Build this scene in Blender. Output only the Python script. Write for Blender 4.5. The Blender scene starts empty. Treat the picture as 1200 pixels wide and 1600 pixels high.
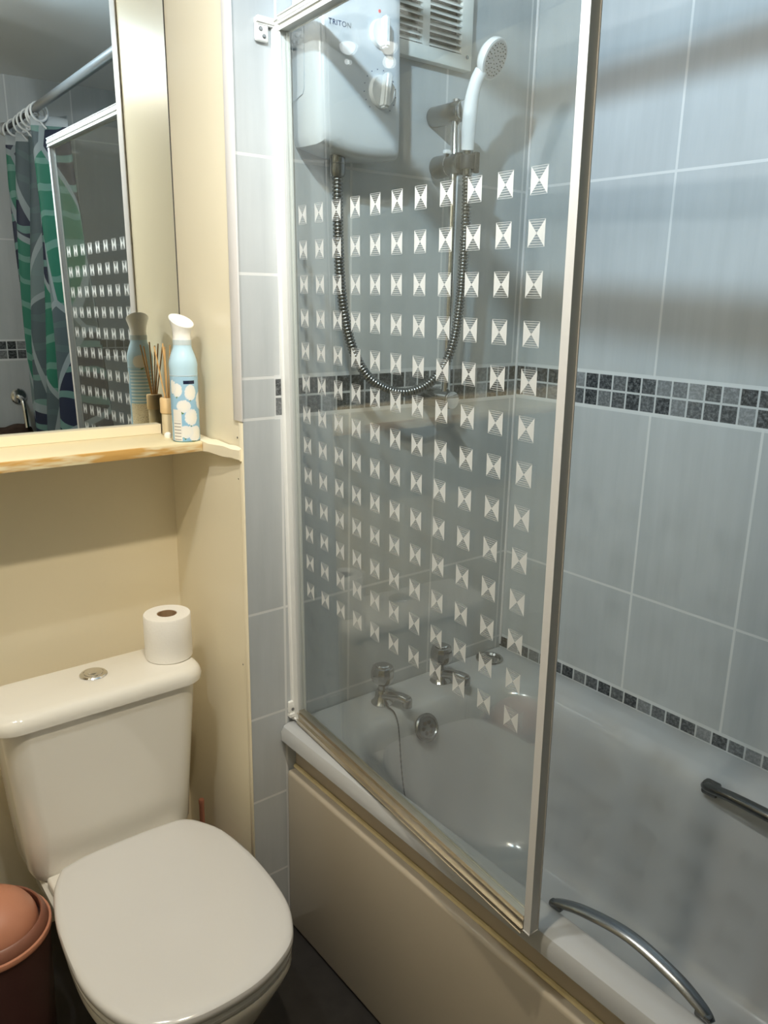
import bpy, bmesh, math, random
from mathutils import Vector, Matrix
random.seed(7)
SC = bpy.context.scene
COL = SC.collection
V = Vector

# ------------------------------------------------------------------ camera
cam_d = bpy.data.cameras.new('camera')
cam_d.sensor_fit = 'VERTICAL'
cam_d.sensor_height = 36.0
cam_d.lens = 1247.1 / 1600 * 36.0
cam_d.clip_start = 0.02
cam = bpy.data.objects.new('camera', cam_d)
COL.objects.link(cam)
yaw, pit, rol = math.radians(38.612), math.radians(15.145), math.radians(-1.054)
F = V((math.sin(yaw) * math.cos(pit), math.cos(yaw) * math.cos(pit), -math.sin(pit)))
Rt = V((math.cos(yaw), -math.sin(yaw), 0))
Dn = F.cross(Rt)
R2 = math.cos(rol) * Rt + math.sin(rol) * Dn
D2 = -math.sin(rol) * Rt + math.cos(rol) * Dn
mw = Matrix((R2, -D2, -F)).transposed().to_4x4()
mw.translation = V((0, 0, 1.48))
cam.matrix_world = mw
SC.camera = cam

# ------------------------------------------------------------------ world, exposure
w = bpy.data.worlds.new('world')
SC.world = w
w.use_nodes = True
w.node_tree.nodes['Background'].inputs[0].default_value = (0.9, 0.95, 1.0, 1)
w.node_tree.nodes['Background'].inputs[1].default_value = 0.05
SC.view_settings.view_transform = 'Standard'
SC.view_settings.look = 'None'
SC.view_settings.gamma = 1.0
SC.view_settings.use_curve_mapping = False
SC.view_settings.exposure = -0.30
cy = SC.cycles
cy.max_bounces = 10
cy.diffuse_bounces = 5
cy.glossy_bounces = 6
cy.transmission_bounces = 6
cy.transparent_max_bounces = 16
cy.caustics_reflective = False
cy.caustics_refractive = False
cy.sample_clamp_indirect = 4.0

# lamps of the ceiling fitting (built near the end): position, aim, colour, watts
LAMPS = [
    dict(p=(0.385, 0.735, 2.225), aim=(1.54, 1.02, 1.72), col=(0.62, 0.84, 1.0), w=58.0, size=116, blend=1.0, r=.018),
    dict(p=(0.410, 0.610, 2.225), aim=(0.45, 1.50, 0.70), col=(1.0, 0.87, 0.66), w=62.0, size=112, blend=.9, r=.022),  # extra head, added to throw warm light on the toilet side
    dict(p=(0.120, 0.970, 2.25), aim=(0.40, 1.25, 0.75), col=(0.93, 0.96, 0.96), w=17.0, size=0, blend=0, r=.008),
    dict(p=(0.005, 1.030, 2.25), aim=(0.20, 1.35, 0.50), col=(1.0, 0.93, 0.82), w=1.5, size=0, blend=0, r=.018),
]

# ------------------------------------------------------------------ node helper
class S:
    """a socket with arithmetic"""
    def __init__(s, nt, o): s.nt = nt; s.o = o
    def _m(s, op, *a, clamp=False):
        n = s.nt.nodes.new('ShaderNodeMath'); n.operation = op; n.use_clamp = clamp
        for i, x in enumerate((s,) + a):
            if isinstance(x, S): s.nt.links.new(x.o, n.inputs[i])
            else: n.inputs[i].default_value = x
        return S(s.nt, n.outputs[0])
    def __add__(s, b): return s._m('ADD', b)
    def __sub__(s, b): return s._m('SUBTRACT', b)
    def __mul__(s, b): return s._m('MULTIPLY', b)
    def __truediv__(s, b): return s._m('DIVIDE', b)
    def lt(s, b): return s._m('LESS_THAN', b)
    def gt(s, b): return s._m('GREATER_THAN', b)
    def abs(s): return s._m('ABSOLUTE')
    def fract(s): return s._m('FRACT')
    def floor(s): return s._m('FLOOR')
    def sin(s): return s._m('SINE')
    def max(s, b): return s._m('MAXIMUM', b)
    def min(s, b): return s._m('MINIMUM', b)
    def pow(s, b): return s._m('POWER', b)
    def inv(s): return s * -1.0 + 1.0
    def band(s, a, b): return s.gt(a) * s.lt(b)
    def ramp01(s, a, b): return ((s - a) * (1.0 / (b - a)))._m('MULTIPLY', 1.0, clamp=True)

class Mat:
    def __init__(m, name):
        m.m = bpy.data.materials.new(name); m.m.use_nodes = True
        m.nt = m.m.node_tree; m.nt.nodes.clear()
        m.out = m.nt.nodes.new('ShaderNodeOutputMaterial')
    def n(m, t): return m.nt.nodes.new(t)
    def set(m, inp, x):
        if isinstance(x, S): m.nt.links.new(x.o, inp)
        elif hasattr(x, 'is_output'): m.nt.links.new(x, inp)
        elif isinstance(x, (tuple, list)): inp.default_value = tuple(x) + ((1,) if len(x) == 3 and len(inp.default_value) == 4 else ())
        else: inp.default_value = x
    def coords(m):
        tc = m.n('ShaderNodeTexCoord'); sp = m.n('ShaderNodeSeparateXYZ')
        m.nt.links.new(tc.outputs['Object'], sp.inputs[0])
        m.vec = tc.outputs['Object']
        return [S(m.nt, sp.outputs[i]) for i in range(3)]
    def comb(m, x, y, z):
        c = m.n('ShaderNodeCombineXYZ')
        for i, q in enumerate((x, y, z)): m.set(c.inputs[i], q)
        return c.outputs[0]
    def noise(m, vec, scale=5, detail=3, rough=.5):
        t = m.n('ShaderNodeTexNoise'); m.set(t.inputs['Vector'], vec)
        t.inputs['Scale'].default_value = scale; t.inputs['Detail'].default_value = detail; t.inputs['Roughness'].default_value = rough
        return S(m.nt, t.outputs[0])
    def white(m, vec):
        t = m.n('ShaderNodeTexWhiteNoise'); m.set(t.inputs['Vector'], vec)
        return S(m.nt, t.outputs['Value'])
    def mix(m, f, a, b):
        t = m.n('ShaderNodeMix'); t.data_type = 'RGBA'
        m.set(t.inputs[0], f); m.set(t.inputs[6], a); m.set(t.inputs[7], b)
        return t.outputs[2]
    def bsdf(m, color, rough=.4, metal=0., spec=.5, normal=None, coat=0., sss=0.):
        b = m.n('ShaderNodeBsdfPrincipled')
        m.set(b.inputs['Base Color'], color); m.set(b.inputs['Roughness'], rough); m.set(b.inputs['Metallic'], metal)
        m.set(b.inputs['Specular IOR Level'], spec); m.set(b.inputs['Coat Weight'], coat)
        if normal is not None: m.nt.links.new(normal, b.inputs['Normal'])
        return b.outputs[0]
    def bump(m, h, dist=.002, strength=.5):
        b = m.n('ShaderNodeBump'); m.set(b.inputs['Height'], h); b.inputs['Distance'].default_value = dist; b.inputs['Strength'].default_value = strength
        return b.outputs[0]
    def done(m, sh): m.nt.links.new(sh, m.out.inputs[0]); return m.m

def plain(name, c, rough=.4, metal=0., spec=.5, coat=0., var=.05, vs=8., bump=0., bs=60.):
    m = Mat(name); m.coords()
    n = m.noise(m.vec, vs, 3)
    col = m.mix(n, tuple(x * (1 - var) for x in c), tuple(min(1, x * (1 + var)) for x in c))
    nr = m.bump(m.noise(m.vec, bs, 4), .002, bump) if bump else None
    return m.done(m.bsdf(col, rough, metal, spec, nr, coat))

# ------------------------------------------------------------------ tile materials
TA, TB, GR = (0.44, 0.465, 0.48), (0.55, 0.575, 0.59), (0.66, 0.67, 0.67)
def tile_mat(name, ax, pitch, off, hlines, bands, xlines=(), strip=None, gmos=0.0):
    m = Mat(name); c = m.coords()
    u, z = c[ax], c[2]
    hw = .0028
    g = None
    def orr(a, b): return b if a is None else a.max(b)
    if strip:                       # an edge column of cut tiles beside the field
        s0, slines = strip
        ins = u.lt(s0)
    fu = ((u - off) * (1.0 / pitch)).fract()
    gv = fu.lt(hw / pitch).max(fu.gt(1 - hw / pitch))
    if strip: gv = gv * u.gt(s0)
    g = gv
    for x in xlines: g = orr(g, (u - x).abs().lt(hw))
    for h in hlines: g = orr(g, (z - h).abs().lt(hw))
    if strip:
        for h in slines: g = orr(g, (z - h).abs().lt(hw) * ins)
    # marbled glaze with vertical streaks, each tile a little different
    st = m.noise(m.comb(u * 30.0, z * 2.2, 0.0), 1.0, 5, .6)
    cl = m.noise(m.comb(u * 6.0, z * 4.0, 3.0), 1.0, 3, .5)
    t = ((st * 0.55 + cl * 0.55) - .05).ramp01(.3, .75)
    col = m.mix(t, TA, TB)
    col = m.mix(g, col, GR)
    rough = g * .45 + .2
    hgt = g.inv()
    for (z0, z1, rows, uoff, umin) in bands:
        p = (z1 - z0) / rows
        inb = z.band(z0, z1)
        if umin is not None: inb = inb * u.gt(umin)
        a = (u - uoff) * (1 / .0378); b = (z - z0) * (1 / p)
        gm = a.fract().lt(.085).max(b.fract().lt(.085)).max(a.fract().gt(.97)).max(b.fract().gt(.97))
        wv = m.white(m.comb(a.floor(), b.floor(), 1.0))
        nn = m.noise(m.comb(u, z, 0.0), 130., 5, .75)
        val = (wv.pow(2.2) * .26 + .012) + (nn - .44).max(0.0) * .75
        mc = m.mix(val.ramp01(0., .45), (.012, .015, .018), (.42, .44, .46))
        mc = m.mix(gm, mc, (.55, .57, .58))
        col = m.mix(inb, col, mc)
        rough = rough * inb.inv() + inb * (gm * .5 + .15)
        hgt = hgt * inb.inv() + inb * gm.inv()
        for zz in (z0, z1):         # wide white grout along the band
            e = (z - zz).abs().lt(.0042)
            if umin is not None: e = e * u.gt(umin)
            col = m.mix(e, col, (.66, .68, .69))
    nr = m.bump(hgt, .0015, .6)
    return m.done(m.bsdf(col, rough, 0, .5, nr))

M = {}
M['tile_right'] = tile_mat('glazed_tile_long_wall', 1, .252, 1.001, (.822, 1.735, 2.15, .40), [(1.240, 1.320, 2, 1.219, None), (.541, .578, 1, 1.219, None)])
M['tile_far'] = tile_mat('glazed_tile_tap_wall', 0, .252, 1.018, (.823, 1.726, 2.14, .576, .368, .16), [(1.238, 1.319, 2, .830, .830)], xlines=(.846,), strip=(.846, (1.516, 1.319, 1.238)))
M['tile_near'] = tile_mat('glazed_tile_near_wall', 0, .252, .86, (.823, 1.726, 2.14, .40), [(1.240, 1.320, 2, .84, None)])

def paint(name, c, rough=.45, streak=.5):
    m = Mat(name); x, y, z = m.coords()
    n = m.noise(m.vec, 3.5, 4); n2 = m.noise(m.comb(x * 60., y * 60., z * 4.), 1., 3)
    col = m.mix(n, tuple(k * .95 for k in c), c)
    return m.done(m.bsdf(col, rough, 0, .5, m.bump(n2 * .6 + m.noise(m.vec, 45., 3) * .4, .0015, streak)))
M['cream'] = paint('cream_gloss_paint', (.85, .77, .59), .30, .22)
M['shelf_paint'] = paint('cream_shelf_paint', (.80, .70, .46), .4, .2)
M['white_trim'] = plain('white_plastic_trim', (.72, .70, .70), .35)
M['ceiling'] = paint('ceiling_paint', (.74, .74, .72), .8, .2)
M['floor'] = plain('dark_vinyl_floor', (.025, .023, .022), .4, var=.4, vs=30)
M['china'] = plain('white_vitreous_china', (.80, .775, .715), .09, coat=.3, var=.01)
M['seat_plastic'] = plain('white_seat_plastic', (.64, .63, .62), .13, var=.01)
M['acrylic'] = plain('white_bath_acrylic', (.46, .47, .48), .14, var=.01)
M['panel'] = plain('cream_bath_panel_plastic', (.43, .375, .295), .16, var=.03, vs=3)
M['panel_rail'] = plain('beige_bath_frame_board', (.42, .36, .28), .45, var=.1)
M['sealant'] = plain('yellowed_sealant', (.62, .52, .30), .5, var=.2, vs=30)
M['chrome'] = plain('chrome', (.78, .78, .79), .08, 1.0, var=.02)
M['tap_chrome'] = plain('tap_chrome', (.50, .50, .50), .1, 1.0, var=.03)
M['chrome_dark'] = plain('dull_chrome', (.27, .28, .29), .24, 1.0, var=.05)
M['alu'] = plain('brushed_aluminium', (.74, .68, .58), .30, 1.0, var=.08, vs=40)
M['frame_white'] = plain('white_frame_enamel', (.76, .76, .74), .3)
M['frame_grey'] = plain('satin_grey_frame', (.58, .57, .56), .35)
M['white_plastic'] = plain('white_plastic', (.78, .80, .82), .25, var=.01)
M['grille_white'] = plain('white_grille_plastic', (.76, .76, .72), .45)
M['black'] = plain('black_plastic', (.02, .02, .022), .5)
M['dark_gap'] = plain('dark_recess', (.05, .048, .045), .8)
M['ink'] = plain('navy_ink', (.05, .07, .16), .5)
M['ink_pale'] = plain('pale_grey_ink', (.45, .50, .56), .5)
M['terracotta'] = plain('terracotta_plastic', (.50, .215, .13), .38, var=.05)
M['bin_shaded'] = plain('shaded_terracotta_plastic', (.075, .030, .026), .45, var=.1)  # bin terracotta darkened: the shade on the body is put into its colour
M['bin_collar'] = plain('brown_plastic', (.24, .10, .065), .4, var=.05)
M['copper'] = plain('rose_copper', (.62, .27, .19), .3, .55, var=.05)
M['paper'] = plain('white_tissue_paper', (.84, .82, .78), .95, bump=.3, bs=160)
M['card'] = plain('brown_card', (.34, .22, .12), .9)
M['reed'] = plain('pale_reed', (.62, .38, .16), .7, var=.2, vs=60)
M['cork'] = plain('beech_wood_cap', (.72, .52, .28), .5, var=.1, vs=50)
M['oil'] = plain('cream_glass', (.62, .53, .36), .1, var=.05)
M['white_cap'] = plain('white_cap_plastic', (.86, .86, .84), .35)
M['wood_edge'] = None
M['brown_towel'] = plain('dark_brown_cotton', (.06, .035, .025), .95, var=.3, vs=60, bump=.8, bs=150)
M['gunmetal'] = plain('dark_chrome_bar', (.16, .16, .155), .2, 1.0, var=.05)
M['steel_tube'] = plain('satin_steel_tube', (.36, .36, .36), .35, .8)

def wood_edge():
    m = Mat('worn_painted_wood_edge'); x, y, z = m.coords()
    n = m.noise(m.comb(x * 7., 1.7, z * 40.), 1., 3, .6)
    gr = m.noise(m.comb(x * 12., y * 40., z * 300.), 1., 4)
    wood = m.mix(gr, (.52, .28, .07), (.68, .42, .14))
    return m.done(m.bsdf(m.mix(n.ramp01(.44, .56), wood, (.80, .70, .46)), .45))
M['wood_edge'] = wood_edge()

def mirror_mat():
    m = Mat('silvered_mirror'); m.coords()
    return m.done(m.bsdf((.80, .84, .84), 0.0, 1.0))
M['mirror'] = mirror_mat()

# thin sheet glass: Fresnel mix of straight transmission and mirror reflection
NCOL, NROW, PS0, PS_, PZ0, PZ_ = 11, 13, .0718, .0612, 1.0605, .0614
def glass_mat(etched):
    m = Mat('etched_shower_glass' if etched else 'clear_shower_glass')
    c = m.coords(); s, z = c[0], c[2]
    ge = m.n('ShaderNodeNewGeometry')
    fr = m.n('ShaderNodeFresnel')
    bf = S(m.nt, ge.outputs['Backfacing'])
    m.set(fr.inputs['IOR'], bf * (1 / 1.6 - 1.6) + 1.6)     # same reflectance seen from either side of the face
    tr = m.n('ShaderNodeBsdfTransparent'); tr.inputs[0].default_value = (.93, .945, .935, 1)
    gl = m.n('ShaderNodeBsdfGlossy'); gl.inputs['Roughness'].default_value = 0.0
    mx = m.n('ShaderNodeMixShader'); m.nt.links.new(fr.outputs[0], mx.inputs[0])
    m.nt.links.new(tr.outputs[0], mx.inputs[1]); m.nt.links.new(gl.outputs[0], mx.inputs[2])
    if not etched: return m.done(mx.outputs[0])
    a = (s - (PS0 - PS_ / 2)) * (1 / PS_); b = (z - (PZ0 + PZ_ / 2)) * (-1 / PZ_)
    ok = a.band(0, NCOL) * b.band(0, NROW)
    du = ((a.fract() - .5).abs()) * (PS_ / .0148); dz = ((b.fract() - .5).abs()) * (PZ_ / .0166)
    cell = du.lt(1.) * dz.lt(1.) * ok
    solid = du.gt(dz)
    stripe = (dz * 5.5 + .3).fract().gt(.5)
    mask = cell * solid.max(stripe * .45) * .86
    df = m.n('ShaderNodeBsdfDiffuse'); df.inputs[0].default_value = (.80, .80, .78, 1)
    tl = m.n('ShaderNodeBsdfTranslucent'); tl.inputs[0].default_value = (.75, .76, .75, 1)
    m2 = m.n('ShaderNodeMixShader'); m2.inputs[0].default_value = .35
    m.nt.links.new(df.outputs[0], m2.inputs[1]); m.nt.links.new(tl.outputs[0], m2.inputs[2])
    m3 = m.n('ShaderNodeMixShader'); m.set(m3.inputs[0], mask)
    m.nt.links.new(mx.outputs[0], m3.inputs[1]); m.nt.links.new(m2.outputs[0], m3.inputs[2])
    return m.done(m3.outputs[0])
M['glass'] = glass_mat(False)
M['glass_etched'] = glass_mat(True)

def curtain_mat():
    m = Mat('tropical_leaf_curtain'); x, y, z = m.coords()
    tc = m.n('ShaderNodeTexCoord'); sp = m.n('ShaderNodeSeparateXYZ'); m.nt.links.new(tc.outputs['UV'], sp.inputs[0])
    u, v = S(m.nt, sp.outputs[0]), S(m.nt, sp.outputs[1])
    q = m.comb(u * 4.2 + v * 1.5, v * 3.0 - u * 1.8, 0.)
    vo = m.n('ShaderNodeTexVoronoi'); m.set(vo.inputs['Vector'], q); vo.inputs['Scale'].default_value = 1.15
    sc = m.n('ShaderNodeSeparateColor'); m.nt.links.new(vo.outputs['Color'], sc.inputs[0])
    k, k2 = S(m.nt, sc.outputs[0]), S(m.nt, sc.outputs[1])
    ve = m.n('ShaderNodeTexVoronoi'); ve.feature = 'DISTANCE_TO_EDGE'; m.set(ve.inputs['Vector'], q); ve.inputs['Scale'].default_value = 1.15
    ed = S(m.nt, ve.outputs['Distance'])
    wob = m.noise(m.comb(u * 6., v * 6., 0.), 1., 2)
    st = ((v * 95. + u * 40. * (k2 - .5) + wob * 7.)).sin().gt(.72)
    col = m.mix(k.gt(.34), (.014, .020, .045), (.02, .15, .10))
    col = m.mix(k.gt(.56), col, (.07, .10, .115))
    col = m.mix(k.gt(.76), col, (.14, .19, .20))
    col = m.mix(st * (k.lt(.60) * .6 + .12), col, (.16, .30, .27))
    col = m.mix(ed.lt(.028), col, (.26, .31, .33))
    col = m.mix(v.gt(.975), col, (.40, .44, .47))
    return m.done(m.bsdf(col, .5, 0, .3))
M['curtain'] = curtain_mat()

def bottle_mat():
    m = Mat('printed_aerosol_sleeve'); x, y, z = m.coords()
    at = y._m('ARCTAN2', x)               # angle round the can; the camera sees about -2.1 rad
    wb_ = m.noise(m.comb(at * 9., z * 260., 0.), 1., 2) - .5
    at0, z0_ = at, z
    at = at + wb_ * .2; z = z + wb_ * .006
    base = m.mix(z.ramp01(.03, .17), (.26, .50, .72), (.40, .60, .76))
    base = m.mix(z.gt(.135), base, (.46, .66, .80))
    col = base
    fl = [(-1.55, .103, .44, .016), (-2.55, .108, .40, .014), (-2.95, .114, .34, .014), (-2.1, .075, .52, .013), (-1.55, .052, .5, .017), (-1.3, .018, .6, .016), (-2.0, .022, .55, .013), (-.6, .085, .5, .018), (.3, .05, .6, .02), (1.9, .15, .6, .015)]
    for (a0, z0, ra, rz) in fl:
        d = ((at - a0) * (1 / ra)).pow(2.0) + ((z - z0) * (1 / rz)).pow(2.0)
        d2 = ((at - a0 - .16) * (1 / ra)).pow(2.0) + ((z - z0 + .003) * (1 / rz)).pow(2.0)
        col = m.mix(d2.band(.75, 1.1) * at.lt(a0), col, (.10, .22, .08))
        col = m.mix(d.lt(1.), col, m.mix(d, (.86, .84, .78), (.78, .80, .82)))
    at, z = at0, z0_
    # dark caption bar, white data panel with ruled lines, navy text lines on the back
    col = m.mix(at.band(-2.05, -1.2) * z.band(.1205, .1275), col, (.01, .015, .05))
    lab = at.band(-3.0, -2.28) * z.band(.003, .068)
    col = m.mix(lab, col, m.mix((z * 150.).fract().gt(.72) * z.lt(.045) * at.band(-2.95, -2.36), (.80, .78, .74), (.30, .29, .30)))
    back = at.band(.6, 2.9) * z.band(.04, .13)
    col = m.mix(back * (z * 130.).fract().gt(.6), col, (.70, .80, .88))
    back2 = at.band(.5, 3.0) * z.band(.003, .055)
    col = m.mix(back2, col, (.80, .74, .62))
    col = m.mix(back2 * m.noise(m.comb(at * 30., z * 400., 0.), 1., 2).gt(.6), col, (.25, .22, .2))
    return m.done(m.bsdf(col, .28))
M['bottle'] = bottle_mat()

# ------------------------------------------------------------------ mesh helpers (world coordinates)
def finish(bm, ang=35):
    bmesh.ops.recalc_face_normals(bm, faces=bm.faces)
    for f in bm.faces: f.smooth = True
    return bm
def wloc(o):
    p = V((0, 0, 0))
    while o is not None: p += o.location; o = o.parent
    return p
def obj(name, bm, mat, parent=None, loc=None, ang=35, **props):
    """link a bmesh given in world coordinates as one mesh object"""
    finish(bm)
    me = bpy.data.meshes.new(name)
    org = V(loc) if loc is not None else V((0, 0, 0))
    base = wloc(parent) if parent is not None else V((0, 0, 0))
    if parent is not None and loc is None: org = base
    bmesh.ops.translate(bm, verts=bm.verts, vec=-org)
    bm.to_mesh(me); bm.free()
    me.set_sharp_from_angle(angle=math.radians(ang))
    for mm in (mat if isinstance(mat, (list, tuple)) else [mat]): me.materials.append(mm)
    o = bpy.data.objects.new(name, me); COL.objects.link(o)
    o.location = org - base
    if parent is not None: o.parent = parent
    for k, v in props.items(): o[k] = v
    return o
def tag(o, label, cat, group=None):
    o['label'] = label; o['category'] = cat
    if group: o['group'] = group
    return o
def thing(name, loc, label, cat, group=None):
    o = bpy.data.objects.new(name, None); COL.objects.link(o); o.location = loc
    o.empty_display_size = .05
    return tag(o, label, cat, group)
def struct(name, bm, mat, **k):
    return obj(name, bm, mat, kind='structure', **k)
def dup(root, loc, label=None):
    r = root.copy(); COL.objects.link(r); r.location = loc
    if label: r['label'] = label
    for ch in list(root.children):
        c = ch.copy(); COL.objects.link(c); c.parent = r
        for g in list(ch.children):
            d = g.copy(); COL.objects.link(d); d.parent = c
    return r

def box(x0, x1, y0, y1, z0, z1, bev=0., seg=2, bm=None):
    nb = bmesh.new()
    bmesh.ops.create_cube(nb, size=1)
    for v in nb.verts:
        v.co = V((x0 + (v.co.x + .5) * (x1 - x0), y0 + (v.co.y + .5) * (y1 - y0), z0 + (v.co.z + .5) * (z1 - z0)))
    if bev: bmesh.ops.bevel(nb, geom=nb.edges[:], offset=bev, segments=seg, affect='EDGES', profile=.5)
    return join(bm, nb)
def join(bm, nb):
    if bm is None: return nb
    me = bpy.data.meshes.new('tmp'); nb.to_mesh(me); nb.free(); bm.from_mesh(me); bpy.data.meshes.remove(me)
    return bm
def frame(d):
    d = d.normalized(); a = V((0, 0, 1)) if abs(d.z) < .9 else V((1, 0, 0))
    x = d.cross(a).normalized(); return x, d.cross(x).normalized()
def tube(pts, r, seg=16, bm=None, caps=True, closed=False, flat=1.0, up=None):
    """sweep a circle (or flattened circle) along points; r is a number or a list"""
    nb = bmesh.new(); pts = [V(p) for p in pts]; n = len(pts); rings = []
    px = None
    for i, p in enumerate(pts):
        if closed: d = pts[(i + 1) % n] - pts[i - 1]
        else: d = pts[min(i + 1, n - 1)] - pts[max(i - 1, 0)]
        d.normalize()
        if px is None:
            x, y = frame(d)
            if up is not None: x = V(up).cross(d).normalized(); y = d.cross(x)
        else:
            x = (px - d * px.dot(d)).normalized(); y = d.cross(x)
        px = x
        rr = r[i] if isinstance(r, (list, tuple)) else r
        rings.append([nb.verts.new(p + rr * (math.cos(t) * x + flat * math.sin(t) * y)) for t in [2 * math.pi * k / seg for k in range(seg)]])
    m = n if closed else n - 1
    for i in range(m):
        a, b = rings[i], rings[(i + 1) % n]
        for k in range(seg): nb.faces.new((a[k], a[(k + 1) % seg], b[(k + 1) % seg], b[k]))
    if caps and not closed:
        nb.faces.new(rings[0][::-1]); nb.faces.new(rings[-1])
    return join(bm, nb)
def cyl(p, q, r, seg=24, bev=0., bm=None, r2=None):
    p, q = V(p), V(q); d = (q - p); L = d.length; d.normalize(); r2 = r if r2 is None else r2
    if bev:
        k = bev / L
        return tube([p, p + d * bev * .3, p + d * bev, q - d * bev, q - d * bev * .3, q], [r - bev, r - bev * .3, r, r2, r2 - bev * .3, r2 - bev], seg, bm)
    return tube([p, q], [r, r2], seg, bm)
def lathe(c, prof, seg=40, bm=None, axis=(0, 0, 1), caps=True):
    """prof: (radius, height along axis from c)"""
    c = V(c); d = V(axis).normalized(); nb = bmesh.new()
    x, y = (V((1, 0, 0)), V((0, 1, 0))) if abs(d.z) > .999 else frame(d)
    rings = []
    for r, h in prof:
        if r < 1e-6: rings.append([nb.verts.new(c + d * h)])
        else: rings.append([nb.verts.new(c + d * h + r * (math.cos(2 * math.pi * k / seg) * x + math.sin(2 * math.pi * k / seg) * y)) for k in range(seg)])
    for a, b in zip(rings, rings[1:]):
        for k in range(seg):
            k2 = (k + 1) % seg
            if len(a) == 1 and len(b) == 1: continue
            if len(a) == 1: nb.faces.new((a[0], b[k2], b[k]))
            elif len(b) == 1: nb.faces.new((a[k], a[k2], b[0]))
            else: nb.faces.new((a[k], a[k2], b[k2], b[k]))
    if caps:
        if len(rings[0]) > 1: nb.faces.new(rings[0][::-1])
        if len(rings[-1]) > 1: nb.faces.new(rings[-1])
    return join(bm, nb)
def loft(rings, bm=None, cap0=True, cap1=True):
    nb = bmesh.new(); R = [[nb.verts.new(V(p)) for p in r] for r in rings]; n = len(R[0])
    for a, b in zip(R, R[1:]):
        for k in range(n): nb.faces.new((a[k], a[(k + 1) % n], b[(k + 1) % n], b[k]))
    if cap0: nb.faces.new(R[0][::-1])
    if cap1: nb.faces.new(R[-1])
    return join(bm, nb)
def rrect(x0, x1, y0, y1, r, z, seg=8, r2=None):
    """rounded rectangle ring; r for the y1 corners, r2 for the y0 corners"""
    r2 = r if r2 is None else r2; out = []
    for cx, cy, a0, q in ((x1, y1, 0, r), (x0, y1, 90, r), (x0, y0, 180, r2), (x1, y0, 270, r2)):
        sx = -1 if cx == x1 else 1; sy = -1 if cy == y1 else 1
        for k in range(seg + 1):
            t = math.radians(a0 + 90 * k / seg)
            out.append((cx + sx * q + q * math.cos(t), cy + sy * q + q * math.sin(t), z))
    return out
def torus(c, R, r, axis, seg=28, ms=8, bm=None):
    x, y = frame(V(axis)); c = V(c)
    return tube([c + R * (math.cos(2 * math.pi * k / seg) * x + math.sin(2 * math.pi * k / seg) * y) for k in range(seg)], r, ms, bm, closed=True)
def smooth_path(pts, n=8):
    pts = [V(p) for p in pts]; out = []
    for i in range(len(pts) - 1):
        p0, p1, p2, p3 = pts[max(i - 1, 0)], pts[i], pts[i + 1], pts[min(i + 2, len(pts) - 1)]
        for k in range(n):
            t = k / n
            out.append(.5 * ((2 * p1) + (-p0 + p2) * t + (2 * p0 - 5 * p1 + 4 * p2 - p3) * t * t + (-p0 + 3 * p1 - 3 * p2 + p3) * t ** 3))
    out.append(pts[-1]); return out
def prism(poly, z0, z1, bev=0., seg=3):
    nb = bmesh.new()
    f = nb.faces.new([nb.verts.new((x, y, z0)) for x, y in poly])
    ex = bmesh.ops.extrude_face_region(nb, geom=[f])
    bmesh.ops.translate(nb, verts=[v for v in ex['geom'] if isinstance(v, bmesh.types.BMVert)], vec=(0, 0, z1 - z0))
    if bev:
        nb.normal_update()
        bmesh.ops.bevel(nb, geom=[e for e in nb.edges if abs(e.verts[0].co.z - e.verts[1].co.z) < 1e-6], offset=bev, segments=seg, affect='EDGES')
    return nb

# ------------------------------------------------------------------ the room
XR, YF, YN, ZC, XL = 1.54, 1.40, -.30, 2.35, -.45
XS = .757                      # face of the boxed side wall of the toilet recess
struct('floor', box(-1.0, 1.70, -1.2, 2.0, -.10, 0), M['floor'])
struct('ceiling', box(-1.0, 1.70, -1.2, 2.0, ZC, ZC + .1), M['ceiling'])
struct('wall_right', box(XR, XR + .12, YN - .1, YF + .12, 0, ZC), M['tile_right'])
struct('wall_far', prism([(XS, YF), (XR, YF), (XR, YF + .12), (XS + .12, YF + .12)], 0, ZC), M['tile_far'])
struct('wall_near', box(.64, XR, YN - .1, YN, 0, ZC), M['tile_near'])
struct('wall_near_left', box(XL, .64, -1.1, -1.0, 0, ZC), M['cream'])
struct('wall_near_return', box(.64, .74, -1.0, YN - .1, 0, ZC), M['cream'])
struct('wall_left', box(XL - .1, XL, -1.1, 1.86, 0, ZC), M['cream'])
struct('wall_back', box(XL, XS, 1.745, 1.86, 0, 1.15), M['cream'])
wb = struct('wall_back_upper', box(XL, XS, 1.735, 1.86, 1.15, ZC), M['cream'])
# boxed-in side of the recess (faces the toilet); the upper board flares very slightly
sw = struct('wall_side', prism([(XS, YF + .0005), (XS + .12, YF + .1205), (XS + .12, 1.86), (XS, 1.86)], 0, 1.165), M['cream'])
su = struct('wall_side_upper', prism([(XS - .0002, YF + .0005), (XS + .12, YF + .1205), (XS + .12, 1.86), (XS + .016, 1.86)], 1.165, ZC), M['cream'])
def screw_spot(p, parent):
    obj('screw_head', lathe(p, [(.0022, 0), (.0022, .0008), (.0012, .0014), (0, .0014)], 10, axis=(-1, 0, 0)), M['chrome_dark'], parent)
for yy, zz, par in ((1.655, 1.90, su), (1.425, 1.20, su), (1.425, 1.115, sw), (1.43, .70, sw), (1.70, 1.145, sw)):
    screw_spot((XS + (.013 if yy > 1.6 and par is su else 0.001), yy, zz), par)
# white plastic edging where the boxing meets the tiles
struct('trim_1', box(.7535, .7567, 1.3965, 1.432, 1.235, ZC - .001, .0012), M['white_trim'])
# ragged painted edge below it
struct('trim_2', box(.7552, .7568, 1.3985, 1.414, .001, 1.233, .0006), M['cream'])
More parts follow.
